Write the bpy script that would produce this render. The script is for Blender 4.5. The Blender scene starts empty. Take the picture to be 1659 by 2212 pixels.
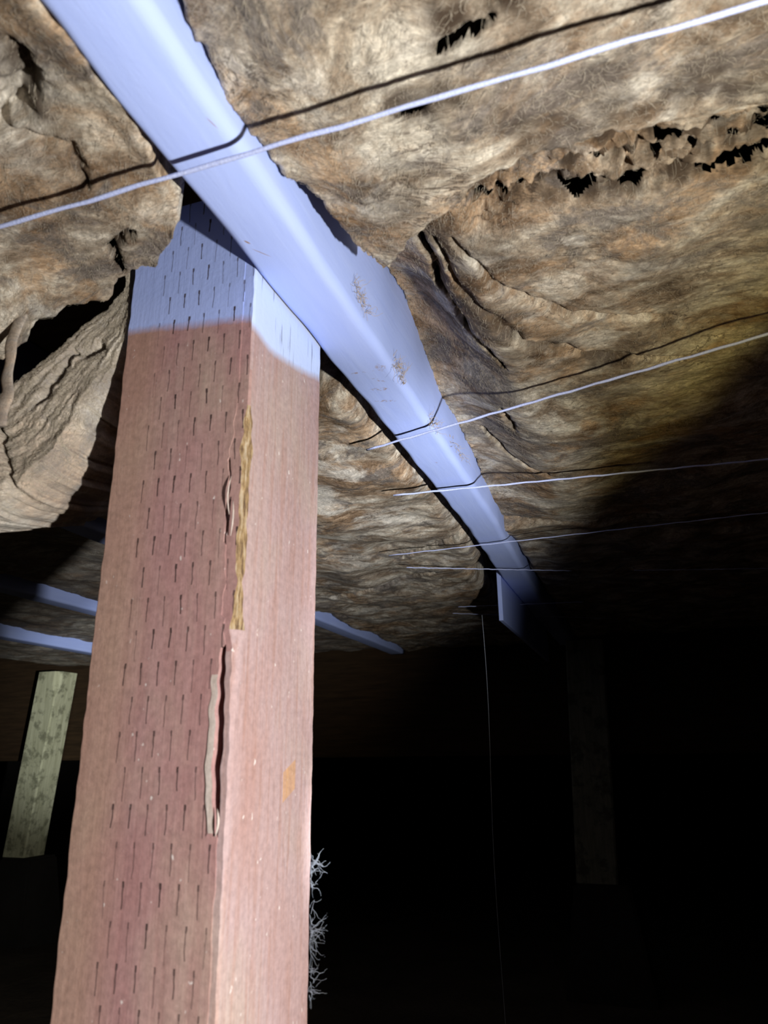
import bpy, bmesh, math, random
import numpy as np
from mathutils import Vector, Matrix
random.seed(7)

# ---------------------------------------------------------------- frame, camera, light
# x runs across the joists, y runs along them, z is up; the lens sits ZO above the dirt
ZO = 0.50
sc = bpy.context.scene
cam = bpy.data.cameras.new('camera')
cam.sensor_fit = 'VERTICAL'; cam.sensor_height = 36.0; cam.lens = 25.99
cam.clip_start = 0.01; cam.clip_end = 50
cam.dof.use_dof = True; cam.dof.focus_distance = 0.75; cam.dof.aperture_fstop = 14
co = bpy.data.objects.new('camera', cam); sc.collection.objects.link(co); sc.camera = co
TH, PT, RL = math.radians(19), math.radians(18.4), math.radians(0.6)
F = Vector((-math.sin(TH)*math.cos(PT), math.cos(TH)*math.cos(PT), math.sin(PT)))
R0 = Vector((math.cos(TH), math.sin(TH), 0))
U0 = R0.cross(F)
Rt = R0*math.cos(RL) - U0*math.sin(RL)
Up = R0*math.sin(RL) + U0*math.cos(RL)
co.matrix_world = Matrix(((Rt.x, Up.x, -F.x, 0), (Rt.y, Up.y, -F.y, 0), (Rt.z, Up.z, -F.z, ZO), (0, 0, 0, 1)))

w = bpy.data.worlds.new('world'); sc.world = w; w.use_nodes = True
w.node_tree.nodes['Background'].inputs[0].default_value = (0.8, 0.9, 1.0, 1)
w.node_tree.nodes['Background'].inputs[1].default_value = 0.0015

def lamp(name, loc, az, el, half, blend, power, col, radius):
    """spot for the hand torch or an added fill: cone aimed az degrees left of the joist direction and el degrees up"""
    l = bpy.data.lights.new(name, 'SPOT'); l.energy = power; l.color = col
    l.spot_size = math.radians(2*half); l.spot_blend = blend; l.shadow_soft_size = radius
    o = bpy.data.objects.new(name, l); sc.collection.objects.link(o)
    a, e = math.radians(az), math.radians(el)
    d = Vector((-math.sin(a)*math.cos(e), math.cos(a)*math.cos(e), math.sin(e)))
    o.location = loc; o.rotation_euler = d.to_track_quat('-Z', 'Y').to_euler()
    return o
LP = (0.24, 0.10, -0.10+ZO)
lamp('torch_core', LP, 99, 18, 72.3, 0.55, 17.5, (0.88, 0.92, 1.0), 0.009)
lamp('torch_fringe', LP, 99, 18, 75, 0.12, 5.5, (1.0, 0.80, 0.26), 0.009)
lamp('torch_spill', LP, 60, 5, 86, 0.3, 0.035, (1.0, 0.95, 0.85), 0.01)

lamp('fill_spot_mid', LP, 37, 19, 18.5, 1.0, 42.0, (0.93, 0.96, 1.0), 0.009)  # added fill spot, lifts the batts and joist in the middle distance
lamp('fill_spot_far', LP, 45, 6, 9.5, 0.9, 120.0, (0.93, 0.97, 0.96), 0.009)  # added narrow fill spot, brightens the far left joists and post

sc.view_settings.view_transform = 'Standard'; sc.view_settings.look = 'None'
sc.view_settings.exposure = 0.0; sc.view_settings.gamma = 1.0; sc.view_settings.use_curve_mapping = False

# ---------------------------------------------------------------- helpers
def perm(seed):
    r = np.random.RandomState(seed); p = r.permutation(256); return np.concatenate([p, p, p])
def perlin(x, y, seed=0):
    p = perm(seed); ang = np.random.RandomState(seed+99).rand(256)*2*np.pi
    gx, gy = np.cos(ang), np.sin(ang)
    xi, yi = np.floor(x).astype(int), np.floor(y).astype(int); xf, yf = x-xi, y-yi
    def g(i, j, dx, dy):
        k = p[(p[i & 255] + j) & 255]; return gx[k]*dx + gy[k]*dy
    u, v = xf**3*(xf*(xf*6-15)+10), yf**3*(yf*(yf*6-15)+10)
    a = g(xi, yi, xf, yf); b = g(xi+1, yi, xf-1, yf); c = g(xi, yi+1, xf, yf-1); d = g(xi+1, yi+1, xf-1, yf-1)
    return (a+(b-a)*u)*(1-v) + (c+(d-c)*u)*v
def fbm(x, y, o=4, seed=0):
    t = 0; a = 1.0
    for i in range(o):
        t = t + a*perlin(x*2**i+i*17.3, y*2**i-i*9.1, seed+i); a *= .5
    return t*1.4
def ridge(x, y, seed=0):
    return 1-np.clip(np.abs(perlin(x, y, seed))*3.2, 0, 1)
def sm(a, b, x):
    t = np.clip((x-a)/(b-a), 0, 1); return t*t*(3-2*t)
def segd(X, Y, pts):
    """distance of every point to a polyline, and the position along it"""
    D = np.full(X.shape, 1e9); T = np.zeros(X.shape); m = len(pts)-1
    for i in range(m):
        (ax, ay), (bx, by) = pts[i], pts[i+1]
        dx, dy = bx-ax, by-ay; t = np.clip(((X-ax)*dx+(Y-ay)*dy)/(dx*dx+dy*dy), 0, 1)
        d = np.hypot(X-ax-t*dx, Y-ay-t*dy); k = d < D
        D = np.where(k, d, D); T = np.where(k, (i+t)/m, T)
    return D, T

def mesh(name, V, Fc, mats, parent=None, idx=None, smooth=True):
    me = bpy.data.meshes.new(name)
    me.from_pydata([tuple(map(float, v)) for v in V], [], [tuple(map(int, f)) for f in Fc])
    for m in (mats if isinstance(mats, (list, tuple)) else [mats]): me.materials.append(m)
    if idx is not None: me.polygons.foreach_set('material_index', np.array(idx, dtype=np.int32))
    if smooth: me.polygons.foreach_set('use_smooth', [True]*len(me.polygons))
    me.update()
    o = bpy.data.objects.new(name, me); sc.collection.objects.link(o)
    if parent: o.parent = parent
    return o
def tag(o, label=None, cat=None, group=None, kind=None):
    if label: o['label'] = label
    if cat: o['category'] = cat
    if group: o['group'] = group
    if kind: o['kind'] = kind
    return o
def empty(name, loc=(0, 0, 0)):
    o = bpy.data.objects.new(name, None); sc.collection.objects.link(o); o.location = loc; o.empty_display_size = .05
    return o
def grid_faces(a, b, off=0):
    i, j = np.meshgrid(np.arange(a-1), np.arange(b-1), indexing='ij'); k = i*b+j+off
    return np.stack([k, k+b, k+b+1, k+1], -1).reshape(-1, 4)
def box_data(x0, x1, y0, y1, z0, z1):
    V = [(x, y, z) for x in (x0, x1) for y in (y0, y1) for z in (z0, z1)]
    Fc = [(0, 1, 3, 2), (4, 6, 7, 5), (0, 4, 5, 1), (2, 3, 7, 6), (0, 2, 6, 4), (1, 5, 7, 3)]
    return V, Fc
def box(name, x0, x1, y0, y1, z0, z1, mat, bev=0.0, parent=None):
    bm = bmesh.new(); V, Fc = box_data(x0, x1, y0, y1, z0+ZO, z1+ZO)
    vs = [bm.verts.new(v) for v in V]
    for f in Fc: bm.faces.new([vs[i] for i in f])
    bmesh.ops.recalc_face_normals(bm, faces=bm.faces)
    if bev: bmesh.ops.bevel(bm, geom=bm.edges[:], offset=bev, segments=3, profile=.5, affect='EDGES')
    me = bpy.data.meshes.new(name); bm.to_mesh(me); bm.free(); me.materials.append(mat)
    o = bpy.data.objects.new(name, me); sc.collection.objects.link(o)
    if parent: o.parent = parent
    return o
def tube_data(pts, rad, sides=8, flat=1.0, off=0):
    V = []; Fc = []; P = [Vector(p) for p in pts]; m = len(P)
    rr = rad if hasattr(rad, '__len__') else [rad]*m
    for i, p in enumerate(P):
        t = (P[min(i+1, m-1)]-P[max(i-1, 0)]).normalized()
        a = t.cross(Vector((0, 0, 1)) if abs(t.z) < .7 else Vector((0, 1, 0))); a = a.normalized() if a.length > 1e-4 else Vector((1, 0, 0)); b = t.cross(a)
        for k in range(sides):
            an = 2*math.pi*k/sides; V.append(p+a*math.cos(an)*rr[i]+b*math.sin(an)*rr[i]*flat)
    for i in range(m-1):
        for k in range(sides):
            k2 = (k+1) % sides; Fc.append((off+i*sides+k, off+i*sides+k2, off+(i+1)*sides+k2, off+(i+1)*sides+k))
    Fc.append(tuple(off+k for k in range(sides))[::-1]); Fc.append(tuple(off+(m-1)*sides+k for k in range(sides)))
    return V, Fc

# ---------------------------------------------------------------- node materials
class NT:
    def __init__(s, name):
        s.m = bpy.data.materials.new(name); s.m.use_nodes = True; s.t = s.m.node_tree; s.n = s.t.nodes; s.l = s.t.links
        s.b = s.n['Principled BSDF']; s.geo = s.n.new('ShaderNodeTexCoord').outputs['Object']
    def put(s, sock, v):
        if isinstance(v, bpy.types.NodeSocket): s.l.new(v, sock)
        elif v is not None: sock.default_value = v
    def math(s, op, a, b=None, c=None, clamp=False):
        n = s.n.new('ShaderNodeMath'); n.operation = op; n.use_clamp = clamp
        for i, v in enumerate((a, b, c)): s.put(n.inputs[i], v)
        return n.outputs[0]
    def map(s, sc_=(1, 1, 1), rot=(0, 0, 0), loc=(0, 0, 0), src=None):
        n = s.n.new('ShaderNodeMapping'); s.put(n.inputs[0], src or s.geo)
        n.inputs['Scale'].default_value = sc_; n.inputs['Rotation'].default_value = rot; n.inputs['Location'].default_value = loc
        return n.outputs[0]
    def noise(s, vec, scale, detail=4, rough=.55, dist=0, out='Fac', ntype=None):
        n = s.n.new('ShaderNodeTexNoise'); s.put(n.inputs['Vector'], vec)
        n.inputs['Scale'].default_value = scale; n.inputs['Detail'].default_value = detail
        n.inputs['Roughness'].default_value = rough; n.inputs['Distortion'].default_value = dist
        if ntype: n.noise_type = ntype
        return n.outputs[out]
    def ramp(s, fac, stops, mode='LINEAR'):
        n = s.n.new('ShaderNodeValToRGB'); s.put(n.inputs[0], fac); n.color_ramp.interpolation = mode
        e = n.color_ramp.elements
        while len(e) < len(stops): e.new(.5)
        for i, (p, c) in enumerate(stops):
            e[i].position = p; e[i].color = (c, c, c, 1) if not hasattr(c, '__len__') else (*c, 1)
        return n.outputs[0]
    def mix(s, f, a, b, mode='MIX'):
        n = s.n.new('ShaderNodeMix'); n.data_type = 'RGBA'; n.blend_type = mode
        s.put(n.inputs[0], f)
        for sock, v in ((n.inputs[6], a), (n.inputs[7], b)): s.put(sock, (*v, 1) if isinstance(v, tuple) and len(v) == 3 else v)
        return n.outputs[2]
    def xyz(s, vec=None):
        n = s.n.new('ShaderNodeSeparateXYZ'); s.put(n.inputs[0], vec or s.geo); return n.outputs
    def vadd(s, a, b, k=1.0):
        m = s.n.new('ShaderNodeVectorMath'); m.operation = 'MULTIPLY_ADD'
        s.put(m.inputs[0], b); m.inputs[1].default_value = (k, k, k); s.put(m.inputs[2], a); return m.outputs[0]
    def bump(s, h, strength=.5, dist=.002, normal=None):
        n = s.n.new('ShaderNodeBump'); n.inputs['Strength'].default_value = strength; n.inputs['Distance'].default_value = dist
        s.put(n.inputs['Height'], h)
        if normal: s.put(n.inputs['Normal'], normal)
        return n.outputs[0]
    def done(s, col, rough=.85, normal=None, spec=.2):
        s.put(s.b.inputs['Base Color'], col if isinstance(col, bpy.types.NodeSocket) else (*col, 1))
        s.put(s.b.inputs['Roughness'], rough); s.b.inputs['Specular IOR Level'].default_value = spec
        if normal: s.put(s.b.inputs['Normal'], normal)
        return s.m

def mat_batt(name, shift=(0, 0, 0), grey=0.0, sheet=False, tint=(.30, .28, .27)):
    t = NT(name)
    v0 = t.map(loc=shift, rot=(math.pi/2, 0, 0) if sheet else (0, 0, 0))
    warp = t.noise(v0, 5.5, 3, .5, 0, 'Color')
    v = t.vadd(v0, warp, .10)
    warp2 = t.noise(v, 23, 3, .5, 0, 'Color'); v2 = t.vadd(v, warp2, .028)
    # matted fibres, drawn out and swirled by the warps
    f1 = t.noise(t.map((1.0, 2.4, 1.5), (0, 0, -.25), src=v2), 46, 9, .70, .3)
    f2 = t.noise(t.map((2.6, 1.0, 1.5), (0, 0, .6), src=v2), 75, 8, .72, .3)
    big = t.noise(v0, 8, 6, .66, .7)
    mid = t.noise(t.map((1, 1.5, 1.3), (0, 0, .3), loc=(3, 1, 0), src=v), 24, 9, .70, .5)
    base = t.ramp(mid, [(.32, (.12, .088, .062)), (.42, (.27, .205, .150)), (.51, (.42, .35, .275)), (.62, (.66, .60, .51))])
    brown = t.ramp(big, [(.48, 0.0), (.57, .8)])
    c = t.mix(brown, base, t.mix(t.ramp(mid, [(.42, 0.0), (.56, 1.0)]), (.17, .10, .055), (.43, .275, .16)))
    g = t.ramp(t.noise(t.map((1, 1.5, 1.3), (0, 0, -.4), src=v), 13, 8, .72, .6), [(.50, 0.0), (.58, .82)])
    c = t.mix(g, c, (.165, .145, .135))
    pale = t.ramp(t.noise(t.map((1, 1.4, 1.2), (0, 0, .5), loc=(7, 3, 0), src=v), 12, 7, .65, .5), [(.52, 0.0), (.62, .65)])
    c = t.mix(pale, c, (.74, .69, .62))
    hl = t.noise(t.map((1.2, 2.4, 1.5), (0, 0, -.1), loc=(5, 2, 0), src=v2), 24, 5, .62, .8)
    hair = t.math('SUBTRACT', 1.0, t.math('MULTIPLY', t.math('ABSOLUTE', t.math('SUBTRACT', hl, .5)), 48.0), clamp=True)
    hair = t.math('MULTIPLY', hair, t.ramp(t.noise(v0, 18, 3, .5), [(.50, 0.0), (.62, .85)])); c = t.mix(hair, c, (.07, .05, .04))
    fib = t.mix(.5, t.ramp(f1, [(.34, .30), (.5, .95), (.66, 1.35)]), t.ramp(f2, [(.34, .55), (.5, 1.0), (.66, 1.3)]), 'MIX')
    c = t.mix(.7, c, fib, 'MULTIPLY')
    fine = t.noise(t.map((1, 2.2, 1.6), (0, 0, -.3), src=v2), 300, 4, .75, .5)
    c = t.mix(.7, c, t.ramp(fine, [(.34, .50), (.52, 1.0), (.68, 1.5)]), 'MULTIPLY')
    spk = t.ramp(t.noise(v0, 900, 2, .5), [(.68, 0.0), (.75, .5)]); c = t.mix(spk, c, (.72, .68, .62))
    blk = t.ramp(t.noise(v0, 190, 3, .6), [(.66, 0.0), (.75, .8)]); c = t.mix(blk, c, (.07, .055, .045))
    ga = t.n.new('ShaderNodeAttribute'); ga.attribute_name = 'stain_shade'; c = t.mix(ga.outputs['Fac'], c, (.055, .038, .027))  # dark brown for stains and for shade painted along the tears
    if grey: c = t.mix(grey, c, tint)
    h = t.math('ADD', t.math('MULTIPLY', f1, 1.0), t.math('MULTIPLY', f2, .6)); h = t.math('ADD', h, t.math('MULTIPLY', fine, .35))
    return t.done(c, .95, t.bump(h, .7, .0018), .08)

def spot(t, x0, y0, ang, lx, ly, zax=False):
    """soft ellipse for a nick or a smudge that sits on the board itself"""
    X, Y, Z = t.xyz()
    B_ = Z if zax else X
    dx = t.math('SUBTRACT', B_, x0); dy = t.math('SUBTRACT', Y, y0); c, s_ = math.cos(ang), math.sin(ang)
    u = t.math('ADD', t.math('MULTIPLY', dx, c/lx), t.math('MULTIPLY', dy, s_/lx))
    v = t.math('ADD', t.math('MULTIPLY', dx, -s_/ly), t.math('MULTIPLY', dy, c/ly))
    r = t.math('ADD', t.math('POWER', t.math('ABSOLUTE', u), 2), t.math('POWER', t.math('ABSOLUTE', v), 2))
    return t.math('SUBTRACT', 1.25, r, clamp=True)

PAINT = (.41, .51, .95)
def mat_paint(name, nicks=False):
    t = NT(name)
    v = t.map((8, 1, 8))
    n1 = t.noise(v, 14, 5, .6, .3); n2 = t.noise(t.geo, 420, 3, .6)
    c = t.mix(t.ramp(n1, [(.3, 0.0), (.7, 1.0)]), PAINT, (.45, .55, .97))
    if nicks:
        fl = t.ramp(t.noise(t.map((1, 1, 1)), 330, 3, .7), [(.50, 0.0), (.58, 1.0)])
        for (x0, y0, a, lx, ly, k, rag) in NICKS:
            m = spot(t, x0, y0, a, lx, ly)
            if rag: m = t.math('MULTIPLY', m, fl)
            c = t.mix(t.math('MULTIPLY', m, k, clamp=True), c, (.33, .20, .10))
    h = t.math('ADD', t.math('MULTIPLY', n1, 1.0), t.math('MULTIPLY', n2, .25))
    return t.done(c, .8, t.bump(h, .35, .0009), .12)
# nicks on the painted joist: x, y, angle, half lengths, strength, ragged
NICKS = [(-.1802, .313, -.62, .0003, .0062, .9, 0), (-.1834, .302, -.5, .0006, .0022, 1, 0),
         (-.1918, .381, 0, .0020, .058, 1.3, 0), (-.158, .224, -.2, .0004, .004, .6, 0),
         (-.172, .492, .2, .008, .0025, .8, 1), (-.176, .462, .1, .010, .0012, .7, 1), (-.168, .478, .8, .006, .002, .6, 1),
         (-.174, .512, .3, .009, .0018, .6, 1), (-.171, .655, .3, .002, .002, .6, 1), (-.160, .46, 0, .004, .006, .6, 1)]

def mat_post(name, face):
    """face: 'front' incised reddish face, 'side' smoother pale face, 'back', 'yellow', 'pale'"""
    t = NT(name)
    X, Y, Z = t.xyz()
    gv = t.map((14, 14, .9)); g = t.noise(gv, 16, 6, .62, .25); g2 = t.noise(t.map((40, 40, 1.2)), 20, 4, .6, .1)
    bl = t.noise(t.map((1, 1, .55)), 12, 4, .55, .6); mot = t.noise(t.geo, 260, 3, .7)
    if face in ('front', 'back'):
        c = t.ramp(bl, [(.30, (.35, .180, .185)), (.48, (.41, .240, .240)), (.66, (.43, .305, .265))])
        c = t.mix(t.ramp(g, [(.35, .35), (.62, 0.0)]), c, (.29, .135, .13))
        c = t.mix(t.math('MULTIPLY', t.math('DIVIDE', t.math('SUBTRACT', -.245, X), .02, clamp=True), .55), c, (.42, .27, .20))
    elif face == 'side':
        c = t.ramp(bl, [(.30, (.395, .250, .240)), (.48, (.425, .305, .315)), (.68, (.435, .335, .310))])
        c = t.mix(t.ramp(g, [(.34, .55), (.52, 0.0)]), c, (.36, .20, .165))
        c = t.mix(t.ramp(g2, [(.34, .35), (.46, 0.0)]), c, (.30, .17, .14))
        # dried resin chip
        m = t.math('MULTIPLY', t.math('LESS_THAN', t.math('ABSOLUTE', t.math('SUBTRACT', Y, .3925)), .0075),
                   t.math('LESS_THAN', t.math('ABSOLUTE', t.math('ADD', t.math('SUBTRACT', Z, ZO-.0125), t.math('MULTIPLY', t.math('SUBTRACT', Y, .39), -.45))), .0078))
        c = t.mix(t.math('MULTIPLY', m, t.math('MULTIPLY_ADD', g, 1.2, .1)), c, (.50, .28, .14))
    elif face == 'yellow':
        c = t.ramp(t.noise(t.map((60, 60, 6)), 10, 5, .7), [(.38, (.10, .06, .04)), (.50, (.30, .20, .10)), (.64, (.42, .34, .25))])
    else:
        c = t.ramp(g, [(.3, (.50, .40, .36)), (.7, (.62, .55, .53))])
    c = t.mix(.55, c, t.ramp(mot, [(.3, .72), (.5, 1.0), (.7, 1.25)]), 'MULTIPLY')
    if face in ('front', 'side'):
        sp = t.ramp(t.noise(t.map((1, 1, .6)), 330, 2, .4), [(.73, 0.0), (.78, .7)])
        c = t.mix(sp, c, (.80, .74, .74))
        # greyish rubbed patch low on the face
    # paint line around the head of the post
    if face == 'front':
        line = t.math('ADD', .244, t.math('MULTIPLY', t.math('ADD', X, .193), -.11))
    elif face in ('side',):
        q = t.math('SUBTRACT', Y, .352)
        line = t.math('ADD', .2350, t.math('MULTIPLY', t.math('POWER', t.math('ABSOLUTE', q), 1.25), .49))
    else: line = .245
    wob = t.math('MULTIPLY', t.math('SUBTRACT', t.noise(t.geo, 30, 3), .5), .004)
    wob = t.math('ADD', wob, t.math('MULTIPLY', t.math('SUBTRACT', mot, .5), .0035))
    dz = t.math('SUBTRACT', t.math('SUBTRACT', t.math('SUBTRACT', Z, ZO), line), wob)
    pm = t.math('MULTIPLY_ADD', dz, 1/.0065, .5, clamp=True)
    if face not in ('yellow',): c = t.mix(pm, c, (.56, .67, .98) if face == 'side' else PAINT)  # side coat coloured lighter to carry the stronger light on that face
    h = t.math('ADD', t.math('MULTIPLY', g, .6), t.math('MULTIPLY', mot, .5))
    if face in ('front', 'back'):
        CW, RW = .0104, .0172
        v = t.math('DIVIDE', t.math('ADD', t.math('SUBTRACT', Z, ZO), 1.0), RW)
        row = t.math('FLOOR', v); fv = t.math('FRACT', v)
        hsh = t.math('FRACT', t.math('MULTIPLY', t.math('SINE', t.math('MULTIPLY', row, 12.9898)), 437.58))
        Xw = t.math('ADD', X, t.math('MULTIPLY', t.math('SUBTRACT', t.noise(t.geo, 90, 2), .5), .0022))
        u = t.math('ADD', t.math('DIVIDE', t.math('ADD', Xw, 1.0), CW), t.math('ADD', t.math('MULTIPLY', row, .5), t.math('MULTIPLY', hsh, .16)))
        cell = t.math('FLOOR', u); fu = t.math('ABSOLUTE', t.math('SUBTRACT', t.math('FRACT', u), .5))
        cx = t.n.new('ShaderNodeCombineXYZ'); t.put(cx.inputs[0], cell); t.put(cx.inputs[1], row)
        wn = t.n.new('ShaderNodeTexWhiteNoise'); wn.noise_dimensions = '2D'; t.put(wn.inputs['Vector'], cx.outputs[0]); rnd = wn.outputs['Value']
        top = t.math('MULTIPLY', t.math('GREATER_THAN', fv, .80), t.math('LESS_THAN', fv, .96))
        wid = t.math('ADD', t.math('MULTIPLY_ADD', rnd, .024, .016), t.math('MULTIPLY', top, .026))
        s1 = t.math('LESS_THAN', fu, wid)
        s2 = t.math('MULTIPLY', t.math('LESS_THAN', fv, .96), t.math('GREATER_THAN', fv, t.math('MULTIPLY_ADD', rnd, .5, -.1)))
        s3 = t.math('GREATER_THAN', X, -.2585)
        slit = t.math('MULTIPLY', t.math('MULTIPLY', s1, s2), s3)
        k = t.math('MULTIPLY_ADD', rnd, .35, .62)
        c = t.mix(t.math('MULTIPLY', slit, k), c, (.05, .03, .03))
        h = t.math('SUBTRACT', h, t.math('MULTIPLY', slit, 3.0))
    if face == 'side':   # sparse drying checks near the head
        ck = t.noise(t.map((60, 60, 2.2)), 12, 3, .5); m = t.math('MULTIPLY', t.ramp(ck, [(.30, .8), (.345, 0.0)]), pm)
        c = t.mix(m, c, (.10, .09, .13)); h = t.math('SUBTRACT', h, m)
    return t.done(c, .8, t.bump(h, .5, .0009), .2)

def mat_wood(name, c1, c2, spots=True, along='Z'):
    t = NT(name); s_ = {'Z': (12, 12, 1), 'X': (1, 12, 12), 'Y': (12, 1, 12)}[along]
    g = t.noise(t.map(s_), 9, 6, .62, .4)
    c = t.ramp(g, [(.3, c1), (.7, c2)])
    if spots: c = t.mix(t.ramp(t.noise(t.geo, 34, 5, .65), [(.50, 0.0), (.62, .65)]), c, tuple(x*.3 for x in c1))
    return t.done(c, .85, t.bump(g, .5, .002), .15)

M_PAINT = mat_paint('sprayed_white_paint'); M_PAINTN = mat_paint('sprayed_white_paint_nicked', True)
M_FRONT = mat_post('incised_treated_wood', 'front'); M_SIDE = mat_post('planed_treated_wood', 'side')
M_BACK = mat_post('treated_wood_back', 'back'); M_YEL = mat_post('bark_edge_wood', 'yellow'); M_PALE = mat_post('fresh_splinter_wood', 'pale')
M_FAR = mat_wood('weathered_post_wood', (.50, .50, .32), (.78, .78, .55)); M_FAR2 = mat_wood('shaded_weathered_post_wood', (.16, .16, .12), (.28, .27, .21))  # second one is a darker copy, the right far post's dimness in its colour
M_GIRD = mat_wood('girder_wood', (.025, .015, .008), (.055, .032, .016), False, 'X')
M_SUB = mat_wood('subfloor_boards', (.10, .07, .05), (.16, .12, .09), False, 'X')

def mat_twine():
    t = NT('white_polypropylene_twine'); g = t.noise(t.map((20, 20, 20)), 40, 3)
    return t.done(t.ramp(g, [(.3, (.42, .48, .82)), (.7, (.56, .62, .92))]), .5, t.bump(g, .5, .0008), .4)
M_TWINE = mat_twine()
def mat_plain(name, col, rough=.9):
    t = NT(name); g = t.noise(t.geo, 60, 3); return t.done(t.mix(g, tuple(x*.8 for x in col), tuple(min(1, x*1.2) for x in col)), rough)
M_LINT = mat_plain('grey_lint', (.30, .33, .40)); M_FLUFF = mat_plain('tan_fluff', (.46, .34, .20))
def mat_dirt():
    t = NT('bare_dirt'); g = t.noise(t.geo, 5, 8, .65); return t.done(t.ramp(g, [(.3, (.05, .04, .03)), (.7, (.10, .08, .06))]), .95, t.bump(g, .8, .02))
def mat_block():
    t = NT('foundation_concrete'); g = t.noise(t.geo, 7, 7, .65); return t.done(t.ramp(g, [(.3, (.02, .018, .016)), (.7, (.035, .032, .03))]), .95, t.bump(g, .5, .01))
M_DIRT = mat_dirt(); M_CONC = mat_block()

# ---------------------------------------------------------------- the setting
def struct(o): o['kind'] = 'structure'; return o
X, Y = np.meshgrid(np.linspace(-5, 5, 90), np.linspace(-1.5, 6, 70), indexing='ij')
Zg = .018*fbm(X*2, Y*2, 4, 5)
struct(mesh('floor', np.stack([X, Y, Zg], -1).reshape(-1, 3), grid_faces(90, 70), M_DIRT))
struct(box('ceiling', -5, 5, -1.5, 6, .465, .50, M_SUB))
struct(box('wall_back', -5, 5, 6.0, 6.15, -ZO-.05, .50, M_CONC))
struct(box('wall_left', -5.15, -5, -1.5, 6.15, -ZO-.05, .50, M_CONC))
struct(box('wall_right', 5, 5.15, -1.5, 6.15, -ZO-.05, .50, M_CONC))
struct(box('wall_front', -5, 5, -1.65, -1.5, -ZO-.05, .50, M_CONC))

# ---------------------------------------------------------------- joists
def loft(name, ring, ys, mat, closed=True):
    """ring(y) -> list of (x, z); the stations run along y"""
    V = []; m = None
    for y in ys:
        r = ring(y); m = len(r); V += [(a, y, b+ZO) for a, b in r]
    Fc = [(i*m+k, i*m+(k+1) % m, (i+1)*m+(k+1) % m, (i+1)*m+k) for i in range(len(ys)-1) for k in range(m)]
    Fc.append(tuple(range(m))); Fc.append(tuple(range((len(ys)-1)*m, len(ys)*m))[::-1])
    o = mesh(name, V, Fc, mat)
    bm = bmesh.new(); bm.from_mesh(o.data); bmesh.ops.recalc_face_normals(bm, faces=bm.faces); bm.to_mesh(o.data); bm.free()
    return o
def joist(x0, x1, z0, z1, ys, label, mat, camber=lambda y: 0, rough=0.0, seed=3, r=.004):
    nz = lambda y, k: float(perlin(np.array([y*22.0]), np.array([k*3.7]), seed)[0])
    def ring(y):
        c = camber(y); e = rough
        L, R_ = x0+c+e*.6*nz(y, 1), x1+c+e*.6*nz(y, 2); zb = z0+e*.3*nz(y, 3)
        pts = [(L, z1), (L, zb+.03)]
        rl = r*(1+.8*nz(y, 4)*(1 if e else 0))
        for k in range(6):
            a = math.pi/2*k/5; pts.append((L+rl-rl*math.cos(a), zb+rl-rl*math.sin(a)))
        for k in range(6):
            a = math.pi/2*k/5; pts.append((R_-r*1.3+r*1.3*math.sin(a), zb+r*1.3-r*1.3*math.cos(a)))
        return pts+[(R_, zb+.03), (R_, z1)]
    o = loft('floor_joist', ring, ys, mat); tag(o, label, 'joist', 'painted floor joists'); return o
GY = 2.0
main = joist(-.192, -.1515, .275, .462, np.concatenate([np.linspace(-.35, .9, 180), np.linspace(.92, GY-.004, 50)]),
      'white painted floor joist running diagonally over the big red-brown post', M_PAINTN,
      lambda y: -.012*float(sm(.75, 1.3, np.array(y))), .0022, r=.0055)
side_ys = np.linspace(.2, GY-.004, 90)
joist(-.668, -.630, .275, .462, side_ys, 'white painted joist end showing just right of the big post, near the dark girder', M_PAINT, rough=.002, seed=8)
joist(-1.03, -.992, .275, .462, side_ys, 'upper of the two white joist strips left of the big post', M_PAINT, rough=.003, seed=9)
joist(-1.434, -1.396, .275, .462, side_ys, 'lower of the two white joist strips left of the big post', M_PAINT, rough=.003, seed=10)
# scab board nailed to the far left side of the main joist
o = box('scab_board', -.2115, -.2045, 1.175, 1.75, .207, .44, M_PAINT, .001)
tag(o, 'short white painted board nailed low against the far left side of the main joist', 'board')

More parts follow.
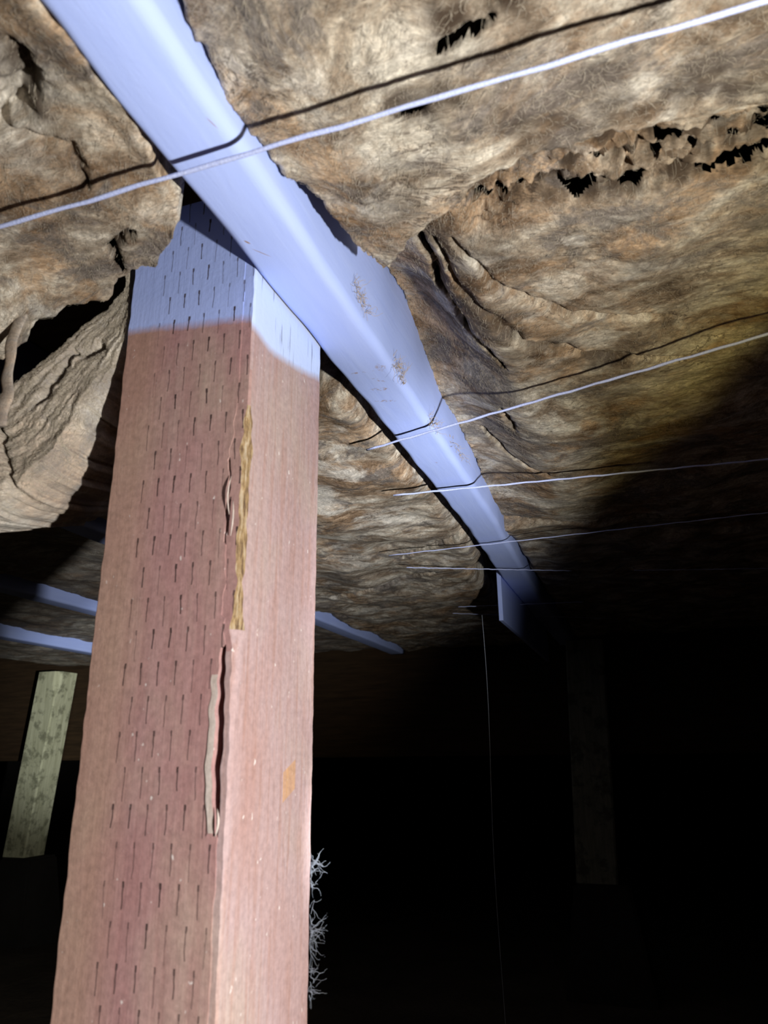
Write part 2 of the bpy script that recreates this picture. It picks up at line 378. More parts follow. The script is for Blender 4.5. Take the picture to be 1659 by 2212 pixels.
# ---------------------------------------------------------------- girder, far posts
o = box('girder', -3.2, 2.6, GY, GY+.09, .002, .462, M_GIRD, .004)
tag(o, 'dark brown wooden girder crossing behind the far posts below the insulation', 'girder')
def far_post(x, y, w, ztop, zbot, lean, label, chip=False):
    root = empty('support_post', (x, y-w/2, zbot-.0+ZO)); tag(root, label, 'post')
    V = []; n = 14
    for i in range(n):
        t = i/(n-1); z = zbot+(ztop-zbot)*t; dx = lean*(t-.5); c = .004
        d = .006*(random.random()-.5) if 0 < i < n-1 else 0
        cc = .018 if (chip and i >= n-2) else c
        ring = [(-w/2+c, -w/2), (w/2-cc, -w/2), (w/2, -w/2+cc), (w/2, w/2-c), (w/2-c, w/2), (-w/2+c, w/2), (-w/2, w/2-c), (-w/2, -w/2+c)]
        V += [(a+dx, b, z-zbot) for a, b in ring]
    Fc = [(i*8+k, i*8+(k+1) % 8, (i+1)*8+(k+1) % 8, (i+1)*8+k) for i in range(n-1) for k in range(8)]+[tuple(range(8))[::-1], tuple(range((n-1)*8, n*8))]
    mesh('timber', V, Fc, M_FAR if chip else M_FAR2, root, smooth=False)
    # concrete pier block under it
    bm = bmesh.new(); h = zbot+ZO+.02
    bmesh.ops.create_cone(bm, cap_ends=True, segments=4, radius1=w*1.5, radius2=w*.95, depth=h, matrix=Matrix.Rotation(math.pi/4, 4, 'Z'))
    bmesh.ops.bevel(bm, geom=bm.edges[:], offset=.006, segments=2, affect='EDGES')
    me = bpy.data.meshes.new('pier_block'); bm.to_mesh(me); bm.free(); me.materials.append(M_CONC)
    p = bpy.data.objects.new('pier_block', me); sc.collection.objects.link(p); p.location = (x, y-w/2, h/2-.02)
    tag(p, 'low concrete pier block under the ' + ('pale greenish post at far left' if x < -1 else 'barely lit post at right'), 'pier block')
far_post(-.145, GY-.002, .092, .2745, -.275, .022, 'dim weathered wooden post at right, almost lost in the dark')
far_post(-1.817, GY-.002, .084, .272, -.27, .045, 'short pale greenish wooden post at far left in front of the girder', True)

# ---------------------------------------------------------------- the big post
def big_post():
    zs = np.concatenate([np.linspace(-ZO+.02, -.15, 12), np.linspace(-.145, .34, 260)])
    xl, xr, yf, yb = -.2815, -.1922, .328, .4245
    V = []; info = []
    P = lambda z, k: float(perlin(np.array([z*40.0]), np.array([k*5.1]), 21)[0])
    for z in zs:
        wane = .0010+.0019*float(sm(.192, .175, np.array(z)) if z > .1 else sm(-.02, .07, np.array(z)))
        wane *= 1+.9*P(z, 1)+.6*P(z*3, 11)
        gw = .0; gd = .0002
        if -.034 < z < .055:
            gw = .0046*math.sin(math.pi*min(1, max(0, (z+.036)/.10)))**.5*(1+.35*P(z*2, 2)); gd = .022
        elif .108 < z < .158:
            gw = .0016*(1+.7*P(z*5, 3)); gd = .006
        gx = xr-wane-(.0035 if z < .07 else .0062)-.0012*P(z, 4)
        lift = .0006*float(sm(.06, -.02, np.array(z)))*float(z > -.034)
        el = .0009*P(z*2.5, 5)
        ring = [(xl+.0015+el, yf), (xl+.02, yf), (xl+.045, yf), (gx-.0065, yf), (gx-.0035-gw, yf-lift), (gx-gw, yf-lift), (gx-gw*.7, yf+gd),
                (gx-gw*.3, yf+gd), (gx+.0002, yf+.0003), (xr-wane, yf+.0004), (xr-wane*.25, yf+wane*.75+.0004), (xr, yf+wane*1.5+.0008), (xr+.0003*P(z, 6), yf+.03), (xr+.0003*P(z, 7), yf+.06),
                (xr-.0002+el*.5, yb-.0015), (xr-.0018, yb), (xl+.0015, yb), (xl+el, yb-.0015), (xl+el, yf+.0015)]
        V += [(a, b, z+ZO) for a, b in ring]; m = len(ring)
    Fc, idx = [], []
    for i in range(len(zs)-1):
        z = zs[i]
        for k in range(m):
            Fc.append((i*m+k, i*m+(k+1) % m, (i+1)*m+(k+1) % m, (i+1)*m+k))
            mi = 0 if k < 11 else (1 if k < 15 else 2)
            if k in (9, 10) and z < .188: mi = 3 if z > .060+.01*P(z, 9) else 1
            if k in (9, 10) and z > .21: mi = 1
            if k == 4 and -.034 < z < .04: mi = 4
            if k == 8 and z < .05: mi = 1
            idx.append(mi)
    Fc += [tuple(range(m))[::-1], tuple(range((len(zs)-1)*m, len(zs)*m))]; idx += [2, 2]
    root = empty('support_post', ((xl+xr)/2, (yf+yb)/2, .02))
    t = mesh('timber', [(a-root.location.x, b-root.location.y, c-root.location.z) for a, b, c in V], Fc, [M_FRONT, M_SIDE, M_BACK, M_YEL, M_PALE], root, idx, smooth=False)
    # texture space stays in the scene frame: bake the offset into the mesh instead of the empty
    t.data.transform(Matrix.Translation(root.location)); t.location = -root.location
    # splinters curling out of the split
    for (px, pz, ln, dx, r) in ((-.1985, .122, .020, .0016, .0004), (-.2000, .135, .022, -.001, .0004), (-.1975, -.028, .012, .002, .0005)):
        pts = [(px+dx*math.sin(3*k/6), yf-.0008-.0012*math.sin(math.pi*k/6), ZO+pz+ln*(k/6-.5)) for k in range(7)]
        a, b = tube_data(pts, [r*(.3+math.sin(math.pi*(k+.4)/7)) for k in range(7)], 5)
        q = mesh('splinter', a, b, M_PALE, root); q.location = -root.location
    tag(root, 'large red-brown wooden post with white painted top and rows of slits', 'post')
    return root
big_post()
bmp = box('pier_block', -.35, -.12, .27, .49, -ZO-.03, -ZO+.022, M_CONC, .01)
tag(bmp, 'concrete pier block under the big red-brown post', 'pier block')

# ---------------------------------------------------------------- insulation
M_FIB = mat_plain('glass_fibre', (.42, .365, .295), .8)
def fibres(parent, Xg, Yg, Zg, hole, n, seed, off=(0, 0, -1), origin=(0, 0, 0)):
    """loose glass fibres matted over the face of a batt, one ribbon each, all in one part"""
    rs = np.random.RandomState(seed); a, b = Xg.shape; K = 7
    i = rs.rand(n)*(a-3)+1; j = rs.rand(n)*(b-3)+1
    th = 6*perlin(i*.03, j*.03, seed+3)+rs.randn(n)*.9; ln = (.003+.009*rs.rand(n)**1.5)/K
    def samp(A, i, j):
        i = np.clip(i, 0, a-1.001); j = np.clip(j, 0, b-1.001); i0, j0 = i.astype(int), j.astype(int); fi, fj = i-i0, j-j0
        return (A[i0, j0]*(1-fi)+A[i0+1, j0]*fi)*(1-fj)+(A[i0, j0+1]*(1-fi)+A[i0+1, j0+1]*fi)*fj
    i0, j0 = i.astype(int), j.astype(int)
    di = np.sqrt((Xg[i0+1, j0]-Xg[i0, j0])**2+(Yg[i0+1, j0]-Yg[i0, j0])**2+(Zg[i0+1, j0]-Zg[i0, j0])**2)+2e-4
    dj = np.sqrt((Xg[i0, j0+1]-Xg[i0, j0])**2+(Yg[i0, j0+1]-Yg[i0, j0])**2+(Zg[i0, j0+1]-Zg[i0, j0])**2)+2e-4
    ok = ~hole[i0, j0]; P = []; lift = (.0002+.0011*rs.rand(n)**2); kur = rs.randn(n)*.25
    for k in range(K):
        h = lift*(.2+math.sin(math.pi*k/(K-1)*.8))
        P.append(np.stack([samp(Xg, i, j)+off[0]*h, samp(Yg, i, j)+off[1]*h, samp(Zg, i, j)+off[2]*h], -1))
        i = i+np.cos(th)*ln/di; j = j+np.sin(th)*ln/dj; th = th+kur+rs.randn(n)*.2
    P = np.stack(P, 1); P[:, :, 2] += ZO; P -= np.array(origin)
    T = np.gradient(P, axis=1); W = np.cross(T, np.array(off, float)); W /= np.linalg.norm(W, axis=2, keepdims=True)+1e-9
    wd = (.000035+.00004*rs.rand(n))[:, None, None]
    V = np.stack([P-W*wd, P+W*wd], 2)[ok]; m = V.shape[0]; V = V.reshape(-1, 3)
    base = (np.arange(m)*K*2)[:, None]+(np.arange(K-1)*2)[None, :]
    Fc = np.stack([base, base+1, base+3, base+2], -1).reshape(-1, 4)
    me = bpy.data.meshes.new('loose_fibres'); me.from_pydata(V.tolist(), [], Fc.tolist()); me.materials.append(M_FIB); me.update()
    o = bpy.data.objects.new('loose_fibres', me); sc.collection.objects.link(o); o.parent = parent; o['kind'] = 'stuff'

def batt(name, label, mat, nl, nr, y0, y1, nu, nv, zf, r=.012, top=.45, seed=1, upow=1.0, vpow=1.0, amp=1.0, rag=.0035, creases=(), fine=1.0, pin=None, fuzz=0, stains=()):
    """sagging batt: underside between x = nl(y)..nr(y), y = y0(x)..y1(x); edges curl up to the subfloor"""
    u = np.linspace(0, 1, nu)**upow; v = np.linspace(0, 1, nv)**vpow
    Uu, Vv = np.meshgrid(u, v, indexing='ij')
    xm = nl(np.full_like(Vv, .5))*(1-Uu)+nr(np.full_like(Vv, .5))*Uu
    for _ in range(3):
        Yy = y0(xm)*(1-Vv)+y1(xm)*Vv; xm = nl(Yy)*(1-Uu)+nr(Yy)*Uu
    Xx = xm
    wid = nr(Yy)-nl(Yy); ln = y1(Xx)-y0(Xx)
    e = np.minimum(np.minimum(Uu*wid, (1-Uu)*wid), np.minimum(Vv*ln, (1-Vv)*ln))
    k = np.exp(-e/.01)
    Xx = Xx + rag*k*fbm(Yy*55, Xx*9, 4, seed+40); Yy = Yy + rag*k*fbm(Xx*55, Yy*9+7, 4, seed+50)
    wx = .03*fbm(Xx*7, Yy*7, 2, seed+1); wy = .03*fbm(Xx*7+5, Yy*7, 2, seed+2)
    a, b = Xx+wx, Yy+wy
    H = .010*fbm(Xx*8, Yy*8, 2, seed+3)+.0018*fbm(a*20, b*30, 2, seed+4)
    fold = ridge(a*9+b*5, b*26-a*9, seed+5)**3; H = H+.0016*fold*sm(.0, .35, perlin(Xx*6, Yy*6, seed+6))
    fold = ridge(a*24-b*9, b*13+a*6, seed+7)**4; H = H+.0012*fold*sm(.05, .35, perlin(Xx*7, Yy*7, seed+8))
    H = H+fine*(.0007*fbm(a*70, b*130, 3, seed+9)+.0003*fbm(a*260, b*420, 2, seed+10))
    if pin is not None: H = H*pin(Xx, Yy)
    Z = zf(Xx, Yy)+amp*H
    hole = np.zeros(Xx.shape, bool); stain_shade = np.zeros(Xx.shape)
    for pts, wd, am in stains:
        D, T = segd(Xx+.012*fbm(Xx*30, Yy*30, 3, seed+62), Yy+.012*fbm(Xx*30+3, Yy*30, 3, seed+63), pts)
        stain_shade = np.maximum(stain_shade, 1.25*am*np.exp(-(D/(1.5*wd))**2)*np.clip(.9+1.1*fbm(Xx*45, Yy*60, 5, seed+64), 0, 1))
    for cr in creases:
        pts, wd, dp, rg = cr[:4]
        D, T = segd(Xx+.003*fbm(Xx*60, Yy*60, 2, seed+60), Yy+.003*fbm(Xx*60+3, Yy*60, 2, seed+61), pts)
        w_ = wd*(1+rg*1.2*perlin(T*14, D*0+1.3, seed+12))*np.sqrt(np.clip(4*T*(1-T)+.15, 0, 1)); w_ = np.maximum(w_, 1e-4)
        Z = Z+dp*np.exp(-(D/w_)**2)*(1+rg*perlin(Xx*160, Yy*160, seed+13))
        if len(cr) > 4: hole |= (D < w_*cr[4]*np.clip(.50+2.2*(perlin(T*cr[5], D*0+.7, seed+15)-cr[6]), 0, .95)*(1+.5*perlin(Xx*110, Yy*110, seed+14)))
        if len(cr) > 4: stain_shade = np.maximum(stain_shade, np.exp(-(D/(wd*2.1))**2)*np.clip(.75+1.6*fbm(Xx*90, Yy*150, 3, seed+16), 0, 1))  # shade of the deep tears painted dark along their edges
    Z = Z + .0035*np.exp(-e/.0035)*fbm(Xx*80, Yy*110, 4, seed+70)
    Z = Z + r*(1-np.sqrt(np.clip(1-(1-np.clip(e/r, 0, 1))**2, 0, 1)))
    # side skirts that run up between the joists
    def pad(A, d=None):
        B_ = np.pad(A, 2, mode='edge'); return B_
    XP, YP, ZP = pad(Xx), pad(Yy), pad(Z)
    lvl = np.zeros(XP.shape, int); lvl[1:-1, 1:-1] = 1; lvl[2:-2, 2:-2] = 2
    ZP = np.where(lvl == 1, ZP+.03, ZP); ZP = np.where(lvl == 0, np.maximum(top, ZP+.04), ZP)
    ins = .006
    cx, cy = XP.mean(), YP.mean()
    XP = np.where(lvl == 1, XP+.003*fbm(YP*80, XP*80+ZP*30, 2, seed+20), XP)
    Fq = grid_faces(*XP.shape)[:, ::-1]; hp = np.pad(hole, 2).reshape(-1); Fq = Fq[~hp[Fq].any(1)]
    o = mesh(name, np.stack([XP, YP, ZP+ZO], -1).reshape(-1, 3), Fq, mat)
    at = o.data.attributes.new('stain_shade', 'FLOAT', 'POINT'); at.data.foreach_set('value', np.pad(stain_shade, 2).reshape(-1).astype(np.float32))
    tag(o, label, 'insulation', 'fiberglass insulation batts')
    if fuzz: fibres(o, Xx, Yy, Z, hole, fuzz, seed)
    return o
def pw(pts):
    xs = [p[0] for p in pts]; ys = [p[1] for p in pts]
    return lambda q: np.interp(q, xs, ys)
def cst(c): return lambda q: np.full_like(q, c)

MA = mat_batt('matted_fiberglass', (0, 0, 0)); MB_ = mat_batt('matted_fiberglass_swirled', (1.7, .6, 0)); MC = mat_batt('matted_fiberglass_far', (3.1, 2.2, 0))
MD = mat_batt('matted_fiberglass_pale', (5.2, 1.1, 0)); ME = mat_batt('matted_fiberglass_grey', (2.3, 4.1, 0), .35); MF = mat_batt('torn_fiberglass', (1.3, .4, .2), .35, True, (.56, .52, .50))

CR1 = [(-.060, .313), (-.035, .300), (-.017, .299), (.018, .303), (.051, .311), (.084, .318), (.16, .33), (.4, .36)]
A_end = pw([(-.16, .372), (-.122, .368), (-.110, .350), (-.092, .338), (-.06, .316), (-.035, .303), (-.017, .301), (.018, .304), (.051, .312), (.084, .319), (.16, .33), (.5, .37)])
# near right batt
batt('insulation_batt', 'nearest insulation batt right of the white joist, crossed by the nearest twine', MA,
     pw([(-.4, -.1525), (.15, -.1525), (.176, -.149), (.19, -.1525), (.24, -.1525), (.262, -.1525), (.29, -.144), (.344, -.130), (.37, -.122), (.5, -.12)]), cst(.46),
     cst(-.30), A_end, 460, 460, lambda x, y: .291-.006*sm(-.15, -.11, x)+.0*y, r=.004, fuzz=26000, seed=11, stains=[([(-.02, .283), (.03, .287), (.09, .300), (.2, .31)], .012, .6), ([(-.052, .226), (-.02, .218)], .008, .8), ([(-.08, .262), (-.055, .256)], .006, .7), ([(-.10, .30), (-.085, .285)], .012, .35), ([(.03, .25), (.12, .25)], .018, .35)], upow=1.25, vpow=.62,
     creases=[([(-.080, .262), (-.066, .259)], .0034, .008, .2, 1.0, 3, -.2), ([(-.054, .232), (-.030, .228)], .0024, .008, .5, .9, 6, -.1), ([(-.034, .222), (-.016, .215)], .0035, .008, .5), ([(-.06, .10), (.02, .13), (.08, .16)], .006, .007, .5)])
B_edge = pw([(.33, .335), (.40, .338), (.456, .360), (.491, .357), (.542, .343), (.601, .325), (.70, .315), (.79, .312), (.87, .300), (.93, .300)])
def TEAR(x, y):
    d = y-A_end(x)*1.02; band = sm(-.006, .004, d)*sm(.038, .026, d)*sm(-.075, -.055, x)
    return band*(.006+.007*ridge(x*45+2*perlin(x*20, y*20, 3), y*150, 77)+.006*fbm(x*120, y*230, 3, 78))
# large right batt behind it
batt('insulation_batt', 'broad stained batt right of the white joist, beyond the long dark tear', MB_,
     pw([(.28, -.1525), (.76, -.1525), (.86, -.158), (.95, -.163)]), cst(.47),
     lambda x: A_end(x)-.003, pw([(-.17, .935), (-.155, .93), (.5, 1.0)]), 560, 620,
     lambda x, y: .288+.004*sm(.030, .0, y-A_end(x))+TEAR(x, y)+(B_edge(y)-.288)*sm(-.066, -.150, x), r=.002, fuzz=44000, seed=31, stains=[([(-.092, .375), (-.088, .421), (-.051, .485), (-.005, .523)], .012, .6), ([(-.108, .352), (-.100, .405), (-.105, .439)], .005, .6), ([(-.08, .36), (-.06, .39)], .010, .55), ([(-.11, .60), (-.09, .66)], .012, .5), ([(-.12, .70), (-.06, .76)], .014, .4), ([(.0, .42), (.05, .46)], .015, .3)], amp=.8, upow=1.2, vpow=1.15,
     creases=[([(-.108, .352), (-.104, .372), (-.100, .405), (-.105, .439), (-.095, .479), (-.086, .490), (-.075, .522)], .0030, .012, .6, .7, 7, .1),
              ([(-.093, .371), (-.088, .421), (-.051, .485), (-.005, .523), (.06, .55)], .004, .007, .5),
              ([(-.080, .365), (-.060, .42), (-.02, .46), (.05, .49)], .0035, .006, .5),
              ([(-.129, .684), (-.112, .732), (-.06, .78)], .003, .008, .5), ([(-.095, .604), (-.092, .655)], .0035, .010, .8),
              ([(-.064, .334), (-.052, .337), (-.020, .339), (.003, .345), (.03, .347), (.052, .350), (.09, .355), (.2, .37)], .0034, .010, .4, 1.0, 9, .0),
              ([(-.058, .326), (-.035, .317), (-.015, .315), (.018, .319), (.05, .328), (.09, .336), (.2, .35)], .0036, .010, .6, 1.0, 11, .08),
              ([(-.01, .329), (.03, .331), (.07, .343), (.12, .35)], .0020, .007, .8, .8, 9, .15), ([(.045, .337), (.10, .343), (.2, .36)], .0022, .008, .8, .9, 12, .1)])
batt('insulation_batt', 'far right batt hidden in shadow behind the broad stained one', MC,
     pw([(.9, -.160), (1.04, -.160), (1.18, -.158), (1.4, -.160), (2, -.162)]), cst(.47), pw([(-.17, .945), (.5, 1.01)]), cst(GY-.01), 110, 220,
     lambda x, y: .292+0*x, r=.012, seed=51, vpow=1.3, fine=0)
# left of the main joist
D_end = pw([(-.60, .34), (-.38, .328), (-.34, .315), (-.308, .318), (-.29, .322), (-.275, .3075), (-.247, .3055), (-.235, .295), (-.21, .276), (-.18, .262)])
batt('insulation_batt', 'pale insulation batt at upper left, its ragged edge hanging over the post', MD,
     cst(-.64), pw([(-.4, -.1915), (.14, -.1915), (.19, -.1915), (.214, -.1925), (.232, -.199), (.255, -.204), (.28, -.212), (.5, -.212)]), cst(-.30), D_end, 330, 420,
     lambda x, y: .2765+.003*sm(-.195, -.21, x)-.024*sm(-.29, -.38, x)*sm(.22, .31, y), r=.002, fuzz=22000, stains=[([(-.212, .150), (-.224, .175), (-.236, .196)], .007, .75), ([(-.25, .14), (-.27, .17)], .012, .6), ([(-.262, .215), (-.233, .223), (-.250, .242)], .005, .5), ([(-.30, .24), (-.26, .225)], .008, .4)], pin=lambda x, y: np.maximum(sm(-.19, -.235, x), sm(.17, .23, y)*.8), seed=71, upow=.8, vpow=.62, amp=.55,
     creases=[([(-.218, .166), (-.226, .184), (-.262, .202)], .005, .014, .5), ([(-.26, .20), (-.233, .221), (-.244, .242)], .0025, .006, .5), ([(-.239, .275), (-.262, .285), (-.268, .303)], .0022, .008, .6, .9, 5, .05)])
batt('insulation_batt', 'insulation batt behind the big post, between it and the white joist', MB_,
     cst(-.626), pw([(.4, -.213), (.6, -.207), (.9, -.205), (1.09, -.216), (1.1, -.25), (2, -.25)]), pw([(-.63, .62), (-.2, .50)]), cst(GY-.01), 280, 420,
     lambda x, y: .284+0*x, r=.018, fuzz=22000, seed=91, vpow=1.3,
     creases=[([(-.21, .934), (-.26, .98), (-.344, 1.042)], .004, .010, .5), ([(-.30, 1.12), (-.42, 1.2), (-.539, 1.26)], .006, .012, .4)])
batt('insulation_batt', 'grey insulation batt between the two white joist strips at left', ME,
     cst(-1.394), cst(-1.034), cst(.25), cst(GY-.01), 110, 300, lambda x, y: .300+0*x, seed=131, amp=.7)
batt('insulation_batt', 'dim insulation batt above the upper white joist strip at left', ME,
     cst(-.99), cst(-.672), cst(.25), cst(GY-.01), 110, 300, lambda x, y: .292+0*x, seed=141, amp=.7)
batt('insulation_batt', 'dim insulation batt below the lower white joist strip at left', ME,
     cst(-1.82), cst(-1.438), cst(.25), cst(GY-.01), 90, 240, lambda x, y: .296+0*x, seed=151, amp=.7)

# ---- torn batt hanging from the bay at left: a thick ragged layered slab
def torn_batt():
    root = empty('torn_insulation_batt', (-.45, .43, .30+ZO))
    tag(root, 'torn layered slab of insulation drooping at far left beside the post', 'insulation')
    T_ = [(-.372, .405), (-.374, .372), (-.388, .352), (-.403, .338), (-.428, .308), (-.443, .292), (-.462, .268), (-.476, .262), (-.53, .27), (-.62, .30)]
    B_ = [(-.371, .392), (-.366, .345), (-.367, .322), (-.374, .300), (-.390, .266), (-.404, .222), (-.423, .197), (-.444, .182), (-.480, .174), (-.58, .172)]
    K = .774; T_ = [(a*K, b*K) for a, b in T_]; B_ = [(a*K, b*K) for a, b in B_]
    def samp(P, n):
        P = np.array(P); d = np.r_[0, np.cumsum(np.hypot(*np.diff(P, axis=0).T))]; t = np.linspace(0, d[-1], n)
        return np.interp(t, d, P[:, 0]), np.interp(t, d, P[:, 1])
    n, m = 420, 150
    tx, tz = samp(T_, n); bx, bz = samp(B_, n)
    V_ = np.linspace(0, 1, m)[None, :]; q = np.linspace(0, 1, n)[:, None]
    Xx = tx[:, None]*(1-V_)+bx[:, None]*V_; Zz = tz[:, None]*(1-V_)+bz[:, None]*V_
    ed = np.minimum(V_, 1-V_)+0*q
    Xx = Xx+.004*np.exp(-ed/.05)*fbm(q*30+0*V_, V_*2+q*0, 3, 5); Zz = Zz+.004*np.exp(-ed/.05)*fbm(q*30+3+0*V_, V_*2+q*0, 3, 6)
    a = Xx+.010*fbm(Xx*25, Zz*25, 2, 201); b = Zz+.010*fbm(Xx*25+4, Zz*25, 2, 202)
    # strata: folds that follow the lower edge, lumpier near the top
    lay = fbm(q*7+.6*fbm(Xx*12, Zz*12, 2, 9), V_*13+.8*fbm(Xx*14, Zz*14, 2, 8), 3, 203)
    lay2 = fbm(q*22, V_*40+1.5*fbm(Xx*20, Zz*20, 2, 7), 2, 207)
    lump = fbm(a*70, b*70, 3, 204)
    mixk = sm(.22, .34, Zz)
    Yy = .332+.42*(Xx+.285)+.0019*lay*(1-.7*mixk)+.0007*lay2+.0009*fbm(Xx*140, Zz*140, 4, 231)+.0020*fbm(Xx*75, Zz*75, 3, 219)*mixk+.0010*fbm(Xx*160, Zz*160, 2, 220)*mixk+.0004*lump+.0005*fbm(q*60, V_*110+2*lay, 2, 211)
    for pts, wd, dp in (([(-.455, .262), (-.446, .235), (-.437, .20), (-.425, .182)], .002, .006), ([(-.468, .255), (-.464, .22), (-.460, .175)], .002, .007),
                        ([(-.405, .312), (-.414, .290), (-.425, .268)], .002, .010), ([(-.388, .318), (-.396, .312)], .003, .012)):
        D, T = segd(Xx+.002*lump, Zz, [(p*K, q_*K) for p, q_ in pts]); Yy = Yy+dp*np.exp(-(D/wd)**2)
    r = .10
    Yy = Yy+.026*(1-np.sqrt(np.clip(1-(1-np.clip(ed/r, 0, 1))**2, 0, 1)))
    # wrap round the rim to a back sheet so the slab has body
    back = np.full((n, 1), .05)
    XP = np.concatenate([Xx[:, :1]-.004, Xx, Xx[:, -1:]-.003, Xx[:, -1:]-.012], 1)
    ZP = np.concatenate([Zz[:, :1]+.004, Zz, Zz[:, -1:]+.006, Zz[:, -1:]+.02], 1)
    YP = np.concatenate([Yy[:, :1]+back, Yy, Yy[:, -1:]+.03, Yy[:, -1:]+.07], 1)
    o = mesh('torn_layers', np.stack([XP-root.location.x, YP-root.location.y, ZP+ZO-root.location.z], -1).reshape(-1, 3), grid_faces(*XP.shape), MF, root)
    fibres(root, Xx, Yy, Zz, np.zeros(Xx.shape, bool), 34000, 5, (.25, -1, 0), root.location)
    # loose strand bridging the hole
    cx = [(-.440, .375), (-.4485, .318), (-.4475, .290), (-.4455, .270), (-.450, .245)]
    tt = np.linspace(0, 1, 30); xs = K*np.interp(tt, np.linspace(0, 1, 5), [c[0] for c in cx]); zs = K*np.interp(tt, np.linspace(0, 1, 5), [c[1] for c in cx])
    pts = [(xs[i]+.0006*math.sin(i*.7)-root.location.x, .332+.42*(xs[i]+.285)-.002-root.location.y, zs[i]+ZO-root.location.z) for i in range(30)]
    V, Fc = tube_data(pts, [.0040+.012*abs(i/29-.45)**2+.0003*math.sin(i*.9) for i in range(30)], 12, .35)
    mesh('loose_strand', V, Fc, MF, root)
torn_batt()

# ---------------------------------------------------------------- twine
def px(x, y, z):
    return (x, y, z+ZO)
def twine(a, b, label, r=.0020*1, sag=0.0, kink=None):
    n = 40; pts = []
    for i in range(n):
        t = i/(n-1); p = [a[k]+(b[k]-a[k])*t for k in range(3)]; p[2] -= sag*4*t*(1-t)
        p[2] += ZO+.0003*math.sin(i*2.1); p[1] += .0003*math.sin(i*1.3); pts.append(p)
    V, Fc = tube_data(pts, [r*(1+.10*math.sin(i*1.7)) for i in range(n)], 8, .7)
    o = mesh('twine', V, Fc, M_TWINE); tag(o, label, 'twine', 'twine lines holding up the insulation'); return o
TW = [((-0.3956, 0.235, 0.2635), (0.1852, 0.228, 0.2554), 0.0019, 'nearest twine, crossing the whole top of the picture'),
      ((-0.2147, 0.5772, 0.264), (0.1472, 0.4625, 0.2571), 0.0019, 'second twine, starting left of the white joist halfway down'),
      ((-0.2323, 0.7064, 0.266), (0.186, 0.728, 0.2614), 0.0019, 'third twine, nearly level across the white joist'),
      ((-0.3192, 0.9459, 0.268), (0.2033, 0.9139, 0.2658), 0.0014, 'fourth twine, fading into the dark at right'),
      ((-0.317, 1.0205, 0.268), (-0.0881, 1.1322, 0.268), 0.0014, 'short level twine where the white joist meets the dark'),
      ((0.002, 1.1646, 0.268), (0.2141, 1.2342, 0.268), 0.0012, 'faint twine segment at right edge in the dark'),
      ((-0.3175, 1.3453, 0.268), (-0.0922, 1.3848, 0.268), 0.0012, 'very faint twine crossing the painted board far back'),
      ((-0.3434, 1.4055, 0.268), (-0.0534, 1.5851, 0.268), 0.0012, 'very faint lowest twine just below the painted board head')]
for a, b, r, lab in TW: twine(a, b, lab, r*.68)
# loose twine end dangling off the scab board
pts = [(-.2245+.002*math.sin(i*.35)+.00012*i*i*.05, 1.105+.002*math.sin(i*.5), .205-.028*i+ZO) for i in range(22)]
V, Fc = tube_data(pts, .0003, 6); o = mesh('dangling_twine', V, Fc, M_LINT)
tag(o, 'thin loose twine hanging down from the far painted board into the dark', 'twine')

# ---------------------------------------------------------------- lint and fluff
def tuft(name, label, cx, cy, cz, ext, n, ln, r, mat, curl=1.0, seed=1, flat=None):
    rd = random.Random(seed); V, Fc = [], []
    for k in range(n):
        p = Vector((cx+ext[0]*(rd.random()-.5), cy+ext[1]*(rd.random()-.5), cz+ZO+ext[2]*(rd.random()-.5)))
        d = Vector((rd.gauss(0, 1), rd.gauss(0, 1), rd.gauss(0, 1))).normalized(); pts = []
        for i in range(9):
            pts.append(p.copy()); d = (d+Vector((rd.gauss(0, 1), rd.gauss(0, 1), rd.gauss(0, 1)))*.42*curl).normalized()
            p = p+d*ln/8
            if flat is not None: p = Vector((max(p.x, flat[0]) if flat[0] is not None else p.x, p.y, min(p.z, flat[1]+ZO) if flat[1] is not None else p.z))
        a, b = tube_data(pts, [r*(1-.6*i/8) for i in range(9)], 4, off=len(V)); V += a; Fc += b
    o = mesh(name, V, Fc, mat); tag(o, label, 'lint' if 'lint' in name else 'fluff'); return o
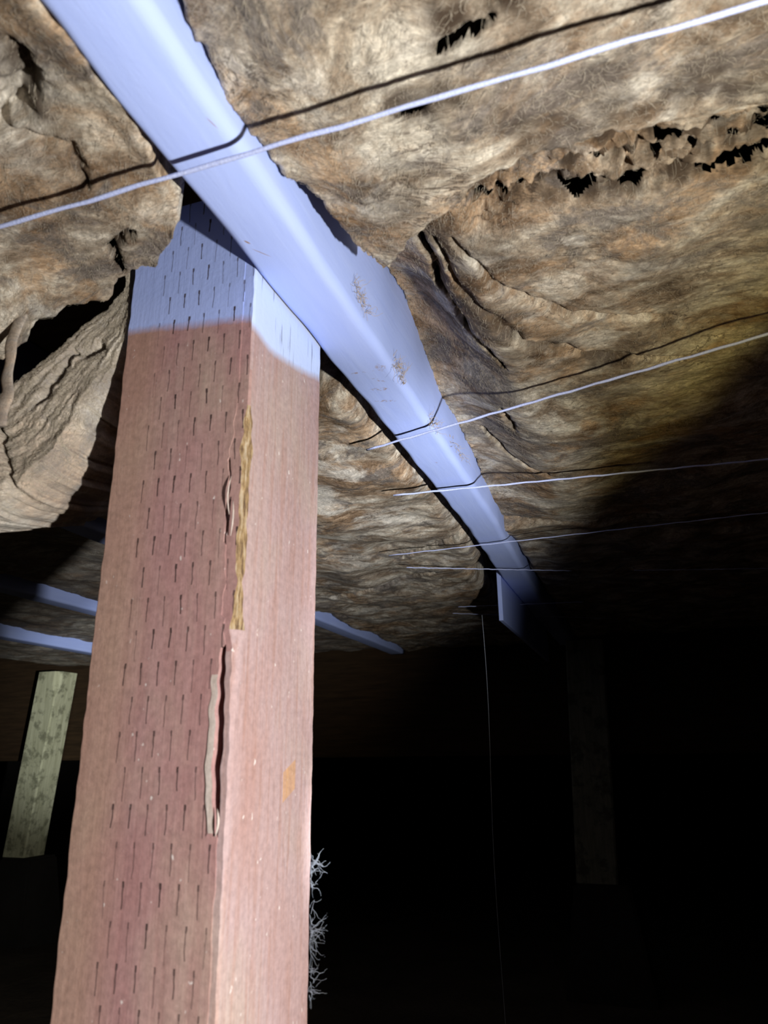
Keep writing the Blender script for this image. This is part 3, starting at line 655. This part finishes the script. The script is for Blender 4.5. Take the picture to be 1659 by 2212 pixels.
def lint(label, cy, z0, z1, arms, seed):
    """dusty web clinging to the post's right edge, with wisps standing off it"""
    rd = random.Random(seed); V, Fc = [], []; xe, ye = -.1925, cy
    def strand(p, d, ln, r, c):
        nonlocal V, Fc
        pts = []
        for i in range(10):
            pts.append(p.copy()); d = (d+Vector((rd.gauss(0, 1)*.6, rd.gauss(0, 1)*.4, rd.gauss(0, 1)))*c).normalized(); p = p+d*ln/9
            p.x = max(p.x, xe+.0003)
        a, b = tube_data(pts, [r*(1-.6*i/9) for i in range(10)], 4, off=len(V)); V += a; Fc += b
    for k in range(int((z1-z0)/.0010)):
        z = z0+(z1-z0)*rd.random(); strand(Vector((xe+.0008*rd.random(), ye+.004*(rd.random()-.5), z+ZO)), Vector((rd.random()*.8, .2, rd.choice((-1, 1)))), .006+.006*rd.random(), .0001, .45)
    for (z, dx, dz, ln) in arms:
        for k in range(5):
            strand(Vector((xe+.0005, ye+.003*(rd.random()-.5), z+ZO+.003*(rd.random()-.5))), Vector((dx, .1, dz)).normalized(), ln*(.45+.55*rd.random()), .0001, .3)
    o = mesh('lint_wisp', V, Fc, M_LINT); tag(o, label, 'lint')
lint('grey lint wisp curling off the post edge, upper one', .4245, -.072, -.053, [(-.058, .9, .55, .012), (-.055, 1, -.35, .013)], 3)
lint('grey lint wisp with crossing strands on the post edge, middle one', .4245, -.101, -.078, [(-.092, 1, .05, .012), (-.091, .9, .5, .013), (-.094, .8, -.5, .012)], 4)
lint('grey lint clump on the post edge near the bottom of the picture', .4245, -.1225, -.108, [(-.110, 1, .1, .006), (-.119, 1, 0, .007)], 5)
FL = [('tan fluff stuck high on the painted joist beside the batt tip', -.1505, .395, .291, (.0016, .028, .012), 34),
      ('tan fluff tuft on the joist corner midway along', -.1515, .478, .281, (.003, .03, .010), 46),
      ('tan fluff on the joist corner at the second twine', -.1515, .575, .279, (.002, .028, .010), 26),
      ('thin tan fluff curls on the joist side past the second twine', -.1505, .665, .290, (.001, .075, .012), 20)]
for i, (lab, x, y, z, e, n) in enumerate(FL):
    tuft('fluff_tuft', lab, x, y, z, e, n, .012, .00016, M_FLUFF, 1.0, 20+i, flat=(x-.0005, None))
